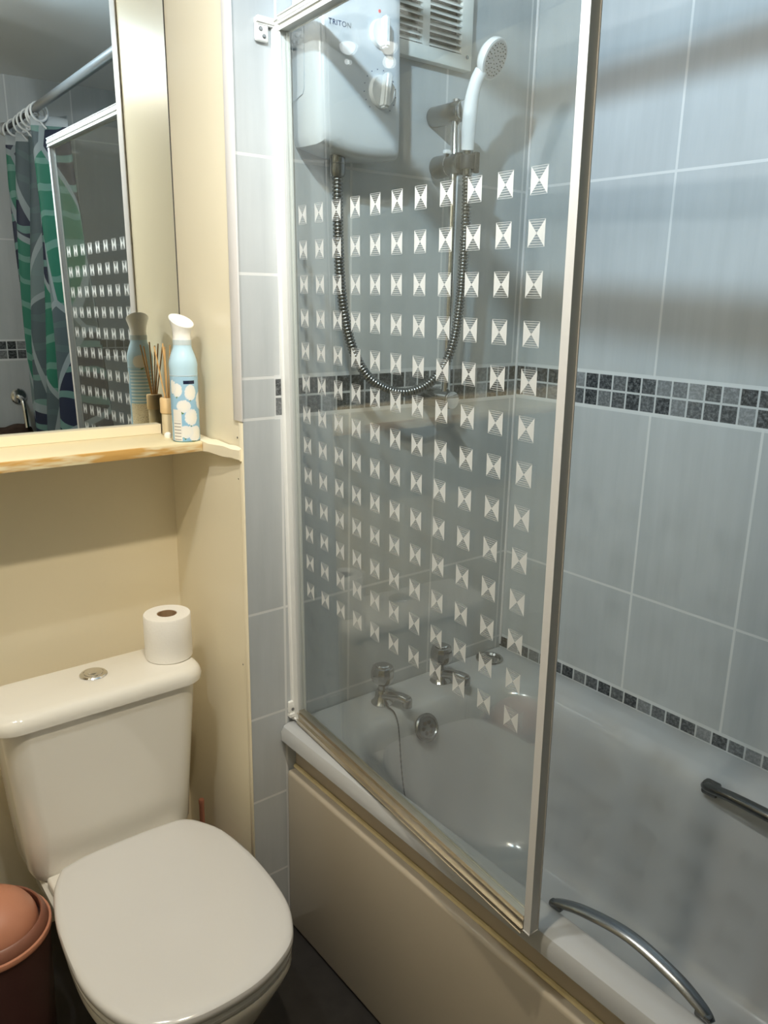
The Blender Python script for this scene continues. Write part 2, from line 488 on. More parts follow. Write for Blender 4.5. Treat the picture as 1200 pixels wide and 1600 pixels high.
# sealant bead in the tiled corner and along the bath
struct('trim_3', tube([(XR - .002, YF - .002, .552), (XR - .002, YF - .002, ZC - .002)], .0035, 8), M['white_trim'])

# ------------------------------------------------------------------ mirror, its batten and the shelf
def mpt(x, d, z):              # point on the mirror plane (x along it, d in front)
    return V((x, 1.690 + (.768 - x) * math.tan(math.radians(1.7)) - d, z + 0)) 
tl = math.tan(math.radians(-.7))
bm = bmesh.new()
vs = []
for (x, z) in ((-.40, 1.199), (.766, 1.199), (.766, 2.30), (-.40, 2.30)):
    # leaning very slightly
    vs.append((mpt(x, 0, z) + V((0, (z - 1.48) * tl * -1, 0))))
nrm = (vs[1] - vs[0]).cross(vs[3] - vs[0]).normalized()
if nrm.y > 0: nrm = -nrm
loft([[v for v in vs], [v - nrm * .006 for v in vs]], bm)
MR = tag(obj('wall_mirror', bm, M['mirror'], loc=(.2, 1.70, 1.199)), 'large frameless wall mirror above the cream shelf', 'mirror')
ea, eb = vs[1], vs[2]
obj('edge_gap', loft([[ea + V((-.0012, -.0005, 0)), ea + V((.0014, -.0005, 0)), ea + V((.0014, .005, 0)), ea + V((-.0012, .005, 0))], [eb + V((-.0012, -.0005, 0)), eb + V((.0014, -.0005, 0)), eb + V((.0014, .005, 0)), eb + V((-.0012, .005, 0))]]), M['dark_gap'], MR, label='thin dark line along the mirror edge')
bm = bmesh.new()
loft([[(-.40, 1.703, z0) if False else p for p in ring] for ring in (
    [(-.42, 1.700, 1.1785), (.703, 1.6745, 1.1785), (.703, 1.6745, 1.199), (-.42, 1.700, 1.199)],
    [(-.42, 1.734, 1.1785), (.703, 1.715, 1.1785), (.703, 1.715, 1.199), (-.42, 1.734, 1.199)])], bm)
tag(obj('mirror_batten', bm, M['cream'], loc=(.14, 1.70, 1.1785)), 'narrow cream painted batten along the bottom of the mirror', 'batten')
sh = thing('wall_shelf', (.15, 1.63, 1.155), 'cream painted wooden shelf under the mirror with worn front edge', 'shelf')
obj('shelf_board', box(-.448, .733, 1.5385, 1.733, 1.1575, 1.178, .0015), M['shelf_paint'], sh)
obj('front_edge', box(-.448, .733, 1.5335, 1.5384, 1.1575, 1.1775, .001), M['wood_edge'], sh, label='worn orange wood showing through the paint')
rb = []
for i in range(13):
    y = 1.405 + i * (1.73 - 1.405) / 12
    j = .0015 * math.sin(i * 2.1)
    xx = .7335 if y > 1.53 else .7335 + (1.53 - y) / .125 * .016
    rb.append([(xx, y, 1.158 + j), (xx, y, 1.1775 - j), (xx + .003, y, 1.180), (.7562, y, 1.182 + j), (.7562, y, 1.154 - j), (xx + .003, y, 1.155)])
tag(obj('shelf_support_batten', loft(rb), M['cream'], loc=(.746, 1.57, 1.153)), 'thick painted batten on the side wall carrying the shelf end', 'batten')

# ------------------------------------------------------------------ things on the shelf
b = thing('air_freshener_can', (.7125, 1.566, 1.178), 'pale blue aerosol can with white petals standing on the shelf end', 'air freshener')
bx, by, bz = .7125, 1.566, 1.178
R_ = .0285
can = lathe((bx, by, bz), [(R_ - .003, 0), (R_, .003), (R_, .15), (R_ + .0006, .158), (R_ - .001, .168), (R_ - .005, .181), (R_ - .0095, .193), (R_ - .0100, .199)], 48)
obj('can_body', can, M['bottle'], b)
obj('body_ring', torus((bx, by, bz + .137), R_ + .0002, .0006, (0, 0, 1), 48, 6), M['ink_pale'], b)
# flared spray cap with slanted open top
rings = []
n = 40
for r, h, tlt in ((.0185, .199, 0), (.0185, .210, 0), (.0180, .218, .1), (.0195, .228, .5), (.0225, .238, .8), (.0248, .2455, 1.), (.0243, .2470, 1.), (.020, .2455, 1.), (.012, .241, 1.), (.004, .239, 1.)):
    rings.append([(bx + r * math.cos(2 * math.pi * k / n), by + r * math.sin(2 * math.pi * k / n), bz + h + tlt * (r * math.sin(2 * math.pi * k / n) * .50 - r * math.cos(2 * math.pi * k / n) * .10)) for k in range(n)])
cap = obj('spray_cap', loft(rings), M['white_cap'], b)
obj('cap_ring', lathe((bx, by, bz), [(.0190, .198), (.0190, .2085), (.0184, .2085), (.0184, .198)], 36), plain('pale_blue_grey_plastic', (.52, .60, .64), .4), cap)

d = thing('reed_diffuser', (.7115, 1.650, 1.178), 'small reed diffuser with wooden collar behind the aerosol can', 'diffuser')
dx, dy, dz = .7115, 1.650, 1.178
obj('diffuser_bottle', lathe((dx, dy, dz), [(.013, 0), (.0148, .002), (.0148, .046), (.0125, .052)], 32), M['oil'], d)
obj('wooden_collar', lathe((dx, dy, dz), [(.0165, .048), (.0172, .050), (.0172, .078), (.0158, .081), (.008, .081), (.007, .076)], 32), M['cork'], d)
for (ex, ey, ez) in ((-.024, .0, .190), (-.004, .002, .196), (.004, .012, .188), (-.010, -.020, .186), (.030, -.012, .184), (.014, .006, .192)):
    obj('reed', tube([(dx + ex * -.12, dy + ey * -.12, dz + .03), (dx + ex, dy + ey, dz + ez)], .0016, 8), M['reed'], d)
tag(obj('round_cap', lathe((.694, 1.618, 1.178), [(.0075, 0), (.0085, .003), (.0075, .008), (.004, .011), (0, .0118)], 24), M['white_cap'], loc=(.694, 1.618, 1.178)), 'tiny white domed cap lying between the can and the diffuser', 'cap')

# ------------------------------------------------------------------ toilet
T = thing('toilet', (.479, 1.2, 0), 'white close-coupled toilet with closed lid below the shelf', 'toilet')
O = [(0.348, 1.428), (0.4, 1.440), (0.48, 1.442), (0.565, 1.439), (0.612, 1.428), (0.643, 1.397), (0.660, 1.348), (0.669, 1.264), (0.668, 1.184), (0.660, 1.109), (0.643, 1.058), (0.614, 1.013), (0.573, 0.987), (0.522, 0.970), (0.466, 0.966), (0.409, 0.971), (0.36, 0.990), (0.322, 1.028), (0.299, 1.085), (0.289, 1.147), (0.290, 1.223), (0.298, 1.306), (0.311, 1.363), (0.325, 1.404)]
O = [(x, y + (.013 if y > 1.42 else 0)) for x, y in O]
O = [(p.x, p.y) for p in smooth_path([V((x, y, 0)) for x, y in O + O[:1]], 4)[:-1]]
OC = V((.479, 1.215))
def oring(off, z, sx=1., sy=1., yb=None, dome=0.):
    out = []
    for x, y in O:
        dx_, dy_ = x - OC.x, y - OC.y; L = math.hypot(dx_, dy_); k = 1 + off / L
        yy = OC.y + dy_ * k * sy
        if yb is not None: yy = min(yy, yb)
        out.append((OC.x + dx_ * k * sx, yy, z))
    return out
obj('seat_lid', loft([oring(-.006, .3485), oring(.0, .3495), oring(.0025, .354), oring(.0025, .362), oring(.0005, .3672), oring(-.004, .3702), oring(-.012, .3715), oring(-.05, .3728), oring(-.12, .3738), oring(-.16, .374)]), M['seat_plastic'], T)
obj('seat', loft([oring(-.008, .331), oring(-.001, .333), oring(.0, .340), oring(-.004, .3455)]), M['seat_plastic'], T)
for hx in (.405, .553): obj('seat_hinge', cyl((hx - .02, 1.452, .3385), (hx + .02, 1.452, .3385), .0095, 16, .002), M['seat_plastic'], T)
obj('rear_deck', box(.330, .628, 1.405, 1.496, .2985, .322, .006, 3), M['china'], T)
def pring(sx, y0, y1, z, sh=0.):
    """pan section: outline squeezed, rear squared off"""
    ys = [y for x, y in O]; lo, hi = min(ys), max(ys); out = []
    for x, y in O:
        t = (y - lo) / (hi - lo)
        xx = OC.x + (x - OC.x) * sx
        out.append((xx, y0 + t * (y1 - y0), z))
    return out
pan = loft([pring(.50, 1.09, 1.50, .0015), pring(.56, 1.07, 1.51, .02), pring(.55, 1.075, 1.49, .09), pring(.66, 1.03, 1.46, .18), pring(.84, .995, 1.44, .25), pring(.955, .975, 1.435, .295), pring(.985, .967, 1.435, .315), pring(.98, .968, 1.435, .328), pring(.93, .985, 1.425, .3295)])
pan = loft([rrect(.40, .56, 1.35, 1.64, .03, .0015), rrect(.39, .57, 1.36, 1.65, .03, .12), rrect(.345, .615, 1.38, 1.65, .03, .22), rrect(.326, .632, 1.375, 1.652, .022, .265), rrect(.324, .634, 1.37, 1.653, .022, .292), rrect(.330, .628, 1.376, 1.649, .018, .2985)], pan)
obj('pan', pan, M['china'], T)
tank = loft([rrect(.335, .632, 1.508, 1.640, .03, .2992, r2=.04), rrect(.314, .652, 1.498, 1.650, .03, .304, r2=.045), rrect(.307, .659, 1.496, 1.653, .03, .322, r2=.045), rrect(.302, .665, 1.497, 1.654, .03, .40, r2=.045), rrect(.287, .683, 1.497, 1.655, .03, .60, r2=.045), rrect(.283, .687, 1.497, 1.655, .03, .655, r2=.045)])
obj('cistern_tank', tank, M['china'], T)
lidr = []
for i, (o, z) in enumerate(((.006, .6545), (0., .657), (-.001, .668), (.002, .678), (.007, .685), (.014, .6892), (.024, .6905), (.05, .6915))):
    lidr.append(rrect(.259 + o, .704 - o, 1.487 + o, 1.662 - min(o, .012), .02, z, r2=max(.055 - o * .3, .02)))
lid = obj('cistern_lid', loft(lidr), M['china'], T)
fb = obj('flush_button', lathe((.487, 1.590, .6910), [(.0, 0), (.0275, 0), (.0285, .002), (.026, .0045), (.0215, .0052), (.021, .0038), (.0195, .0038), (.0190, .0062), (.010, .0072), (0, .0074)], 40), M['chrome'], T)
obj('half_flush_insert', lathe((.484, 1.588, .6978), [(.0095, 0), (.010, .0008), (.008, .0016), (0, .002)], 24), M['chrome'], fb)

rl = thing('toilet_roll', (.655, 1.585, .6915), 'white toilet roll standing on the right end of the cistern lid', 'toilet roll')
rp = lathe((.655, 1.585, .6917), [(.0215, .0), (.0495, 0), (.0515, .002), (.0518, .05), (.0514, .099), (.0500, .1012), (.0220, .1012), (.0215, .0995), (.0215, .0)], 56, caps=False)
obj('paper_roll', rp, M['paper'], rl)
obj('card_core', lathe((.655, 1.585, .6917), [(.0212, .001), (.0212, .100), (.0200, .100), (.0200, .001), (.0212, .001)], 40, caps=False), M['card'], rl)

# ------------------------------------------------------------------ bin and brush
cx, cy_ = .206, 1.422
B = thing('swing_bin', (cx, cy_, 0), 'terracotta plastic bin with ball swing lid left of the toilet', 'bin')
obj('bin_body', lathe((cx, cy_, 0), [(.090, .001), (.094, .004), (.104, .295), (.104, .312)], 56), M['bin_shaded'], B, label='lower body with its shade put into the dark colour')
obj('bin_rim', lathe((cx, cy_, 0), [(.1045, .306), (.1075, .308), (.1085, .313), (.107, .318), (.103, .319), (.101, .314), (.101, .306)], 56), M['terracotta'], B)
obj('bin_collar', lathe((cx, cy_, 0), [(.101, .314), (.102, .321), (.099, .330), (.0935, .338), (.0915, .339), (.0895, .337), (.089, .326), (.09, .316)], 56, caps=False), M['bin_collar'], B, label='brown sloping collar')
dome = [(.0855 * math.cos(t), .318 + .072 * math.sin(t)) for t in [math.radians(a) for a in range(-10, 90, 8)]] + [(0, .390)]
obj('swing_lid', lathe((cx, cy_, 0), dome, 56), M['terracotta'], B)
bx_, by_ = .722, 1.60
Br = thing('toilet_brush', (bx_, by_, 0), 'rose copper toilet brush between the cistern and the side wall', 'toilet brush')
obj('brush_holder', lathe((bx_, by_, 0), [(.026, .001), (.028, .004), (.028, .16), (.026, .163), (.010, .163)], 32), M['copper'], Br)
obj('brush_handle', lathe((bx_, by_, 0), [(.0062, .15), (.0062, .268), (.0068, .272), (.0068, .281), (.0058, .283), (0, .2832)], 20), M['copper'], Br)

# ------------------------------------------------------------------ bath
BT = thing('bathtub', (1.18, .55, 0), 'white bathtub along the tiled wall behind the glass screen', 'bathtub')
x0, x1, y0, y1 = .829, 1.5385, -.2985, 1.3985
br = [rrect(x0 + .006, x1, y0, y1, .006, .502), rrect(x0, x1, y0, y1, .006, .506), rrect(x0 - .001, x1, y0, y1, .006, .528), rrect(x0 + .004, x1 - .001, y0 + .001, y1 - .001, .01, .540), rrect(x0 + .014, x1 - .003, y0 + .003, y1 - .003, .012, .5445),
      rrect(.877, 1.455, -.185, 1.303, .16, .5455), rrect(.884, 1.443, -.178, 1.292, .16, .5430), rrect(.891, 1.431, -.170, 1.281, .16, .536), rrect(.897, 1.420, -.160, 1.270, .158, .522), rrect(.903, 1.410, -.150, 1.259, .155, .495),
      rrect(.914, 1.396, -.110, 1.240, .15, .42), rrect(.932, 1.375, -.06, 1.215, .14, .30), rrect(.952, 1.352, 0., 1.19, .13, .21), rrect(.975, 1.328, .05, 1.16, .12, .172), rrect(1.00, 1.30, .10, 1.12, .10, .158), rrect(1.05, 1.25, .2, 1.0, .08, .154)]
sub = []
for a, b_ in zip(br, br[1:]):
    sub.append(a)
sub.append(br[-1])
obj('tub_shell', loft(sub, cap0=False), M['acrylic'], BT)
# overflow rose on the tap end slope
oc, on_ = V((1.140, 1.2505, .497)), V((0, -1, .42)).normalized()
ov = obj('overflow_plate', lathe(oc, [(.0, -.004), (.033, -.004), (.034, .002), (.031, .006), (.026, .007), (.024, .0045), (.0, .004)], 36, axis=on_), M['chrome_dark'], BT)
hx_, hy_ = frame(on_); hol = None
for k in range(6):
    a = k * math.pi / 3
    hol = lathe(oc + .013 * (math.cos(a) * hx_ + math.sin(a) * hy_), [(.0045, .003), (.0045, .0056), (0, .0056)], 12, hol, axis=on_)
obj('overflow_slots', hol, M['dark_gap'], ov)
obj('corner_dish', lathe((1.4525, 1.3545, .5452), [(0, 0), (.034, 0), (.0365, .002), (.036, .0045), (.030, .005), (.022, -.004), (0, -.006)], 40), M['tap_chrome'], BT)
ch = smooth_path([(1.066, 1.312, .550), (1.066, 1.285, .5475), (1.060, 1.262, .532), (1.054, 1.246, .49), (1.048, 1.230, .43), (1.048, 1.214, .36), (1.052, 1.196, .27), (1.07, 1.14, .178)], 10)
obj('plug_chain', tube(ch, [.0022 if k % 2 else .0012 for k in range(len(ch))], 6), M['chrome_dark'], BT)
obj('bath_waste', lathe((1.14, 1.02, .1535), [(0, 0), (.035, 0), (.034, .003), (.02, .002), (0, .001)], 28), M['chrome'], BT)
def grip(name, x, s, lab):
    g = thing(name, (x, .52, .535), lab, 'grab handle', 'chrome bath grips')
    pts = smooth_path([(x, .664, .548), (x + s * .004, .645, .556), (x + s * .008, .60, .569), (x + s * .010, .525, .579), (x + s * .008, .45, .569), (x + s * .004, .405, .556), (x, .386, .548)], 6)
    n_ = len(pts)
    obj('handle_bar', tube(pts, [.0115 - .0055 * abs(2 * k / (n_ - 1) - 1) ** 3 for k in range(n_)], 16, flat=.6, up=(0, 0, 1)), M['chrome_dark'], g)
    for y in (.652, .398):
        obj('end_fixing', box(x - .006, x + .006, y - .012, y + .012, .5455, .556, .003), M['gunmetal'], g)
    return g
grip('bath_grip', .886, 1, 'curved chrome grip on the near rim of the bath beside the screen')
g2 = thing('bath_grip', (1.41, .56, .53), 'dark chrome grip on the far side of the bath below the mosaic', 'grab handle', 'chrome bath grips')
pts = smooth_path([(1.414, .700, .528), (1.400, .685, .536), (1.392, .63, .545), (1.388, .56, .548), (1.392, .49, .545), (1.400, .435, .536), (1.414, .42, .528)], 6)
n_ = len(pts)
obj('handle_bar', tube(pts, [.0145 - .003 * abs(2 * k / (n_ - 1) - 1) for k in range(n_)], 16, flat=.8, up=(0, 0, 1)), M['gunmetal'], g2)
for y in (.688, .432): obj('end_fixing', box(1.399, 1.424, y - .017, y + .017, .515, .543, .006), M['gunmetal'], g2)

# taps
def tap(x, lab):
    y, z = 1.340, .5455
    t = thing('bath_tap', (x, y, z), lab, 'tap', 'chrome pillar taps')
    obj('tap_base', lathe((x, y, z), [(.026, 0), (.0265, .002), (.023, .006), (.018, .012), (.0165, .028), (.014, .034), (0, .035)], 32), M['tap_chrome'], t)
    sp = smooth_path([(x + .001, y, z + .018), (x + .006, y - .025, z + .027), (x + .012, y - .055, z + .033), (x + .016, y - .076, z + .033)], 6)
    obj('spout', tube(sp, [.0155 - .0035 * k / (len(sp) - 1) for k in range(len(sp))], 18, flat=.75, up=(0, 0, 1)), M['tap_chrome'], t)
    obj('nozzle', cyl((x + .016, y - .074, z + .014), (x + .016, y - .074, z + .036), .0115, 18, .003), M['tap_chrome'], t)
    h = obj('tap_head', lathe((x, y, z), [(.010, .034), (.010, .046), (.018, .050), (.0255, .058), (.0280, .070), (.0275, .084), (.0245, .093), (.0215, .0945), (0, .095)], 12), M['tap_chrome'], t, ang=20)
    obj('head_cap', lathe((x, y, z), [(.0165, .0945), (.0165, .0965), (.014, .0985), (0, .099)], 24), M['tap_chrome'], h)
    return t
tap(1.075, 'left chrome bath tap with round head, nearest the glass screen')
tap(1.262, 'right chrome bath tap, beside the chrome dish in the bath corner')

# bath panel below the rim
P_ = thing('bath_apron', (.86, .55, 0), 'glossy cream bath side panel beside the toilet', 'bath panel')
obj('panel_sheet', box(.842, .875, -.299, 1.397, .002, .425, .010, 4), M['panel'], P_)
obj('upper_board', box(.868, .890, -.299, 1.397, .420, .5005, .001), M['panel_rail'], P_)
obj('sealant_line', tube(smooth_path([(.866, y, .4265) for y in [-.295 + i * .2 for i in range(9)] + [1.396]], 2), .0055, 8), M['sealant'], P_)

# ------------------------------------------------------------------ shower screen
A_, B_ = V((.8477, 1.385, 1.9464)), V((.8716, 1.385, .5606))
e_ = (A_ - B_); HS = e_.length; e_.normalize()
F_ = V((.8098, .6342, .5600)); h_ = F_ - B_; h_ -= h_.dot(e_) * e_; LS = h_.length; h_.normalize()
n_ = h_.cross(e_).normalized()          # towards the room side or bath side
if n_.x > 0: n_ = -n_                  # n_ points to the room (-x)
SCR = bpy.data.objects.new('shower_screen', None); COL.objects.link(SCR)
tag(SCR, 'hinged glass shower screen etched with bow-tie squares on the bath rim', 'shower screen')
SCR.location = B_
def sp_(s, z, d=0.): return B_ + h_ * s + e_ * z + n_ * d
def sbox(s0, s1, z0, z1, d0, d1, bev=.001):
    bm = bmesh.new(); bmesh.ops.create_cube(bm, size=1)
    for v in bm.verts: v.co = sp_(s0 + (v.co.x + .5) * (s1 - s0), z0 + (v.co.z + .5) * (z1 - z0), d0 + (v.co.y + .5) * (d1 - d0))
    if bev: bmesh.ops.bevel(bm, geom=bm.edges[:], offset=bev, segments=2, affect='EDGES')
    return bm
# the pane keeps its own axes (x along the screen, z up) so the etched grid follows it
bm = bmesh.new(); bmesh.ops.create_cube(bm, size=1)
for v in bm.verts: v.co = V((.006 + (v.co.x + .5) * (LS - .012), v.co.y * .005, .006 + (v.co.z + .5) * (HS - .012)))
bm.normal_update()
gm = bpy.data.meshes.new('glass_pane')
Rm = Matrix((h_, n_, e_)).transposed()
flip = Rm.determinant() < 0
for f in bm.faces: f.material_index = 1 if f.normal.y > .5 else 0
bm.to_mesh(gm); bm.free()
gm.materials.append(M['glass']); gm.materials.append(M['glass_etched'])
if flip:
    Rm = Matrix((h_, -n_, e_)).transposed()
    for p in gm.polygons: p.material_index = 1 if p.normal.y < -.5 else 0
gp = bpy.data.objects.new('glass_pane', gm); COL.objects.link(gp)
gp.parent = SCR
gp.matrix_basis = Rm.to_4x4()
gp['label'] = 'clear pane etched with rows of bow-tie squares'
obj('hinge_post', join(sbox(-.010, .012, -.004, HS + .004, -.011, .011, .003), cyl(sp_(-.012, -.012, .002), sp_(-.012, HS + .004, .002), .0125, 20)), M['frame_white'], SCR)
tr = sbox(.012, LS - .001, HS - .012, HS + .010, -.010, .010, .002)
tr = join(tr, sbox(.012, LS - .001, HS - .003, HS + .001, .009, .0125, .0008))
obj('top_rail', tr, M['frame_white'], SCR)
st_ = sbox(LS - .010, LS + .001, -.004, HS + .010, -.009, .009, .0015)
obj('free_stile', st_, M['frame_grey'], SCR)
br_ = sbox(.012, LS - .014, -.004, .012, -.010, .010, .002)
br_ = join(br_, sbox(.012, LS - .014, .012, .018, -.005, .008, .001))
br_ = join(br_, sbox(.012, LS - .014, -.010, -.002, -.004, .013, .001))
obj('bottom_rail', br_, M['alu'], SCR)
obj('rubber_seal', sbox(.012, LS - .016, -.0145, -.004, -.003, .003, .001), M['dark_gap'], SCR)
def bracket(zc, dz, xoff):
    px = sp_(-.012, zc, .002)
    bm = bmesh.new()
    # rounded lug from the tiles out to the hinge rod
    base = V((px.x - xoff, 1.3985, px.z))
    poly = []
    for k in range(13):
        t = math.pi * k / 12 + math.pi / 2
        poly.append((px.x + .0135 * math.cos(t - math.pi / 2 + math.pi), px.y - .0135 * abs(math.sin(t - math.pi / 2)) if True else 0))
    lug = prism([(base.x - .012, 1.3985), (base.x + .016 + xoff * .6, 1.3985), (px.x + .013, px.y), (px.x + .009, px.y - .010), (px.x, px.y - .0135), (px.x - .010, px.y - .010), (base.x - .012, 1.386)], px.z - .007, px.z + .007, .003)
    plate = box(base.x - .013, base.x + .014, 1.3905, 1.3985, px.z - (.034 if dz < 0 else -.004), px.z + (.004 if dz < 0 else .034) , .004, 3)
    o = obj('wall_bracket', join(lug, plate), M['frame_white'], SCR)
    sc_ = None
    for k, zz in enumerate((.014, .025)):
        sc_ = lathe((base.x - .003 + .007 * k, 1.3906, px.z + dz * zz), [(.0036, 0), (.0036, .0012), (.002, .0016), (0, .0010)], 12, sc_, axis=(0, -1, 0))
    obj('bracket_screws', sc_, M['chrome_dark'], o)
bracket(HS + .002, -1, .034)
bracket(.002, 1, .010)

# ------------------------------------------------------------------ electric shower unit
H = thing('electric_shower', (.97, 1.40, 1.735), 'white electric shower unit with two dials on the tap wall', 'electric shower')
hx0, hx1, hyf, hz0, hz1 = .876, 1.071, 1.300, 1.732, 2.062
prof = []                                   # front outline (x, z): bowed foot, arched head
for k in range(9):
    t = k / 8; prof.append((hx0 + .006 + t * (hx1 - hx0 - .018), hz0 + .004 - .010 * math.sin(math.pi * t) + .010 * (1 - t)))
prof += [(hx1 - .004, hz0 + .006), (hx1, hz0 + .016), (hx1, hz0 + .12), (hx1 - .003, hz0 + .22)]
for k in range(9):
    t = math.radians(10 * k); prof.append((hx1 - .034 + .030 * math.cos(t), hz1 - .05 + .045 * math.sin(t)))
for k in range(9):
    t = math.radians(90 + 10 * k); prof.append((hx0 + .034 + .034 * math.cos(t), hz1 - .05 + .045 * math.sin(t)))
prof += [(hx0, hz0 + .22), (hx0, hz0 + .10), (hx0, hz0 + .03)]
ccx, ccz = .973, 1.895
def hr(y, ins, back=0.):
    return [(ccx + (x - ccx) * (1 - ins / .09), y, ccz + (z - ccz) * (1 - ins / .16)) for x, z in prof]
obj('casing', loft([hr(1.3985, .004), hr(1.375, .001), hr(1.345, 0), hr(1.322, .0), hr(1.312, .003), hr(1.304, .010), hr(1.3005, .022), hr(1.2995, .05)]), plain('pale_blue_white_casing', (.64, .68, .73), .22, var=.01), H)
obj('casing_seam', tube([(hx0 - .0004, 1.352, 2.0), (hx0 - .0004, 1.352, 1.842), (hx0 - .0004, 1.357, 1.834), (hx0 - .0002, 1.395, 1.824)], .0010, 6), M['ink_pale'], H)
def dial(x, z, r, nm, ang):
    k = obj(nm, lathe((x, hyf, z), [(r, -.001), (r, .006), (r * .93, .009), (0, .0095)], 36, axis=(0, -1, 0)), M['white_plastic'], H)
    bm = bmesh.new(); bmesh.ops.create_cube(bm, size=1)
    for v in bm.verts: v.co = V((v.co.x * r * .52, -.0165 + v.co.y * .018, v.co.z * r * 2.12))
    bmesh.ops.bevel(bm, geom=bm.edges[:], offset=.0035, segments=3, affect='EDGES')
    bmesh.ops.rotate(bm, verts=bm.verts, cent=(0, 0, 0), matrix=Matrix.Rotation(ang, 3, 'Y'))
    bmesh.ops.translate(bm, verts=bm.verts, vec=(x, hyf, z))
    obj('grip_bar', bm, M['white_plastic'], k)
dial(1.012, 1.848, .0285, 'temperature_dial', .12)
dial(1.008, 1.944, .0245, 'power_dial', 0.)
tk = None
for k in range(14):
    a = math.radians(-140 + k * 280 / 13)
    p = V((1.010 + .0375 * math.sin(a), hyf - .0004, 1.848 + .0375 * math.cos(a)))
    tk = lathe(p, [(.0011, 0), (.0011, .0006), (0, .0006)], 8, tk, axis=(0, -1, 0))
obj('dial_marks', tk, M['ink'], H)
obj('power_light', lathe((1.006, hyf + .0002, 1.981), [(.003, 0), (.003, .0012), (0, .0018)], 16, axis=(0, -1, 0)), plain('red_lens', (.75, .05, .06), .3), H)
def text(name, s, size, x, y, z, mat, parent):
    cu = bpy.data.curves.new(name, 'FONT'); cu.body = s; cu.size = size; cu.extrude = .0003; cu.align_x = 'CENTER'; cu.space_character = 1.12
    to = bpy.data.objects.new(name, cu); COL.objects.link(to)
    dg = bpy.context.evaluated_depsgraph_get(); dg.update()
    me = bpy.data.meshes.new_from_object(to.evaluated_get(dg))
    bpy.data.objects.remove(to)
    bm = bmesh.new(); bm.from_mesh(me); bpy.data.meshes.remove(me)
    bmesh.ops.rotate(bm, verts=bm.verts, cent=(0, 0, 0), matrix=Matrix.Rotation(math.pi / 2, 3, 'X'))
    bmesh.ops.translate(bm, verts=bm.verts, vec=(x, y, z))
    return obj(name, bm, mat, parent)
text('maker_lettering', 'TRITON', .0125, .918, hyf - .0002, 1.940, M['ink'], H)
obj('hose_outlet', join(lathe((.945, 1.345, 1.745), [(.0145, 0), (.0145, -.012), (.0155, -.013), (.0155, -.040), (.013, -.046), (.0, -.046)], 24), torus((.945, 1.345, 1.721), .0154, .0008, (0, 0, 1), 24, 6)), M['chrome_dark'], H)

# ------------------------------------------------------------------ riser rail, handset, hose
RR = thing('shower_riser_rail', (1.229, 1.325, 1.25), 'chrome shower riser rail with slider on the tap wall', 'shower rail')
obj('rail_tube', cyl((1.229, 1.325, 1.245), (1.229, 1.325, 1.872), .0095, 20, .001), M['chrome'], RR)
for z in (1.848, 1.258):
    fx = obj('rail_bracket', cyl((1.231, 1.3985, z), (1.229, 1.306, z), .0205, 28, .003), M['chrome_dark'], RR)
    obj('bracket_end_cap', cyl((1.229, 1.3055, z), (1.229, 1.300, z), .0195, 28, .002), M['chrome'], fx)
sl = obj('slider', cyl((1.233, 1.385, 1.748), (1.231, 1.302, 1.748), .0225, 28, .003), M['chrome_dark'], RR)
obj('slider_ring', torus((1.232, 1.338, 1.748), .0226, .0012, (0, 1, 0), 28, 8), M['chrome'], sl)
obj('slider_lever', box(1.212, 1.248, 1.332, 1.345, 1.768, 1.777, .003), M['white_plastic'], sl)
hk = lathe((1.2325, 1.2885, 1.735), [(.0155, 0), (.016, .002), (.016, .026), (.0145, .028), (.0115, .028), (.0115, 0)], 24)
hk = join(hk, box(1.2385, 1.2505, 1.271, 1.281, 1.728, 1.768, .002))
obj('handset_clip', hk, M['black'], sl)

HS_ = thing('shower_handset', (1.232, 1.288, 1.745), 'white shower handset clipped in the slider of the rail', 'shower head')
hp = smooth_path([(1.2300, 1.2875, 1.772), (1.2245, 1.281, 1.815), (1.2215, 1.273, 1.860), (1.2225, 1.264, 1.892), (1.228, 1.256, 1.912)], 6)
obj('handle', tube(hp, [.0128 + .0018 * math.sin(math.pi * min(1, k / 16)) for k in range(len(hp))], 20), M['white_plastic'], HS_)
hn = V((.22, -.88, -.42)).normalized()
hc = V((1.246, 1.247, 1.936))
hd = obj('spray_head', lathe(hc - hn * .018, [(0, 0), (.018, .001), (.030, .006), (.0375, .014), (.0388, .022), (.0375, .027), (.035, .0275), (0, .0265)], 44, axis=hn), M['white_plastic'], HS_)
fp = lathe(hc - hn * .018, [(.0345, .0262), (.0345, .0282), (.0, .0292)], 40, axis=hn)
obj('face_plate', fp, plain('pale_grey_rubber', (.58, .56, .58), .5), hd)
nx, ny = frame(hn); nz = None
for rr, cnt in ((.008, 6), (.0155, 10), (.0225, 16), (.029, 22)):
    for k in range(cnt):
        a = 2 * math.pi * k / cnt + rr * 40
        nz = lathe(hc - hn * .018 + rr * (math.cos(a) * nx + math.sin(a) * ny), [(.0013, .0285), (.0010, .0302), (0, .0304)], 6, nz, axis=hn)
obj('spray_nozzles', nz, M['dark_gap'], hd)
obj('hose_connector', lathe((1.2325, 1.2885, 1.722), [(.0085, 0), (.010, .004), (.010, .024), (.0095, .036), (.011, .040), (.011, .052), (.009, .054)], 20), M['chrome_dark'], HS_)
hose = smooth_path([(.945, 1.345, 1.702), (.9452, 1.345, 1.66), (.948, 1.345, 1.578), (.953, 1.345, 1.506), (.962, 1.34, 1.432), (.98, 1.335, 1.369), (1.013, 1.33, 1.318), (1.059, 1.325, 1.29), (1.104, 1.315, 1.281), (1.154, 1.305, 1.295), (1.195, 1.298, 1.334), (1.219, 1.294, 1.391), (1.231, 1.292, 1.473), (1.234, 1.290, 1.565), (1.235, 1.289, 1.654), (1.234, 1.2885, 1.70), (1.2327, 1.2885, 1.726)], 12)
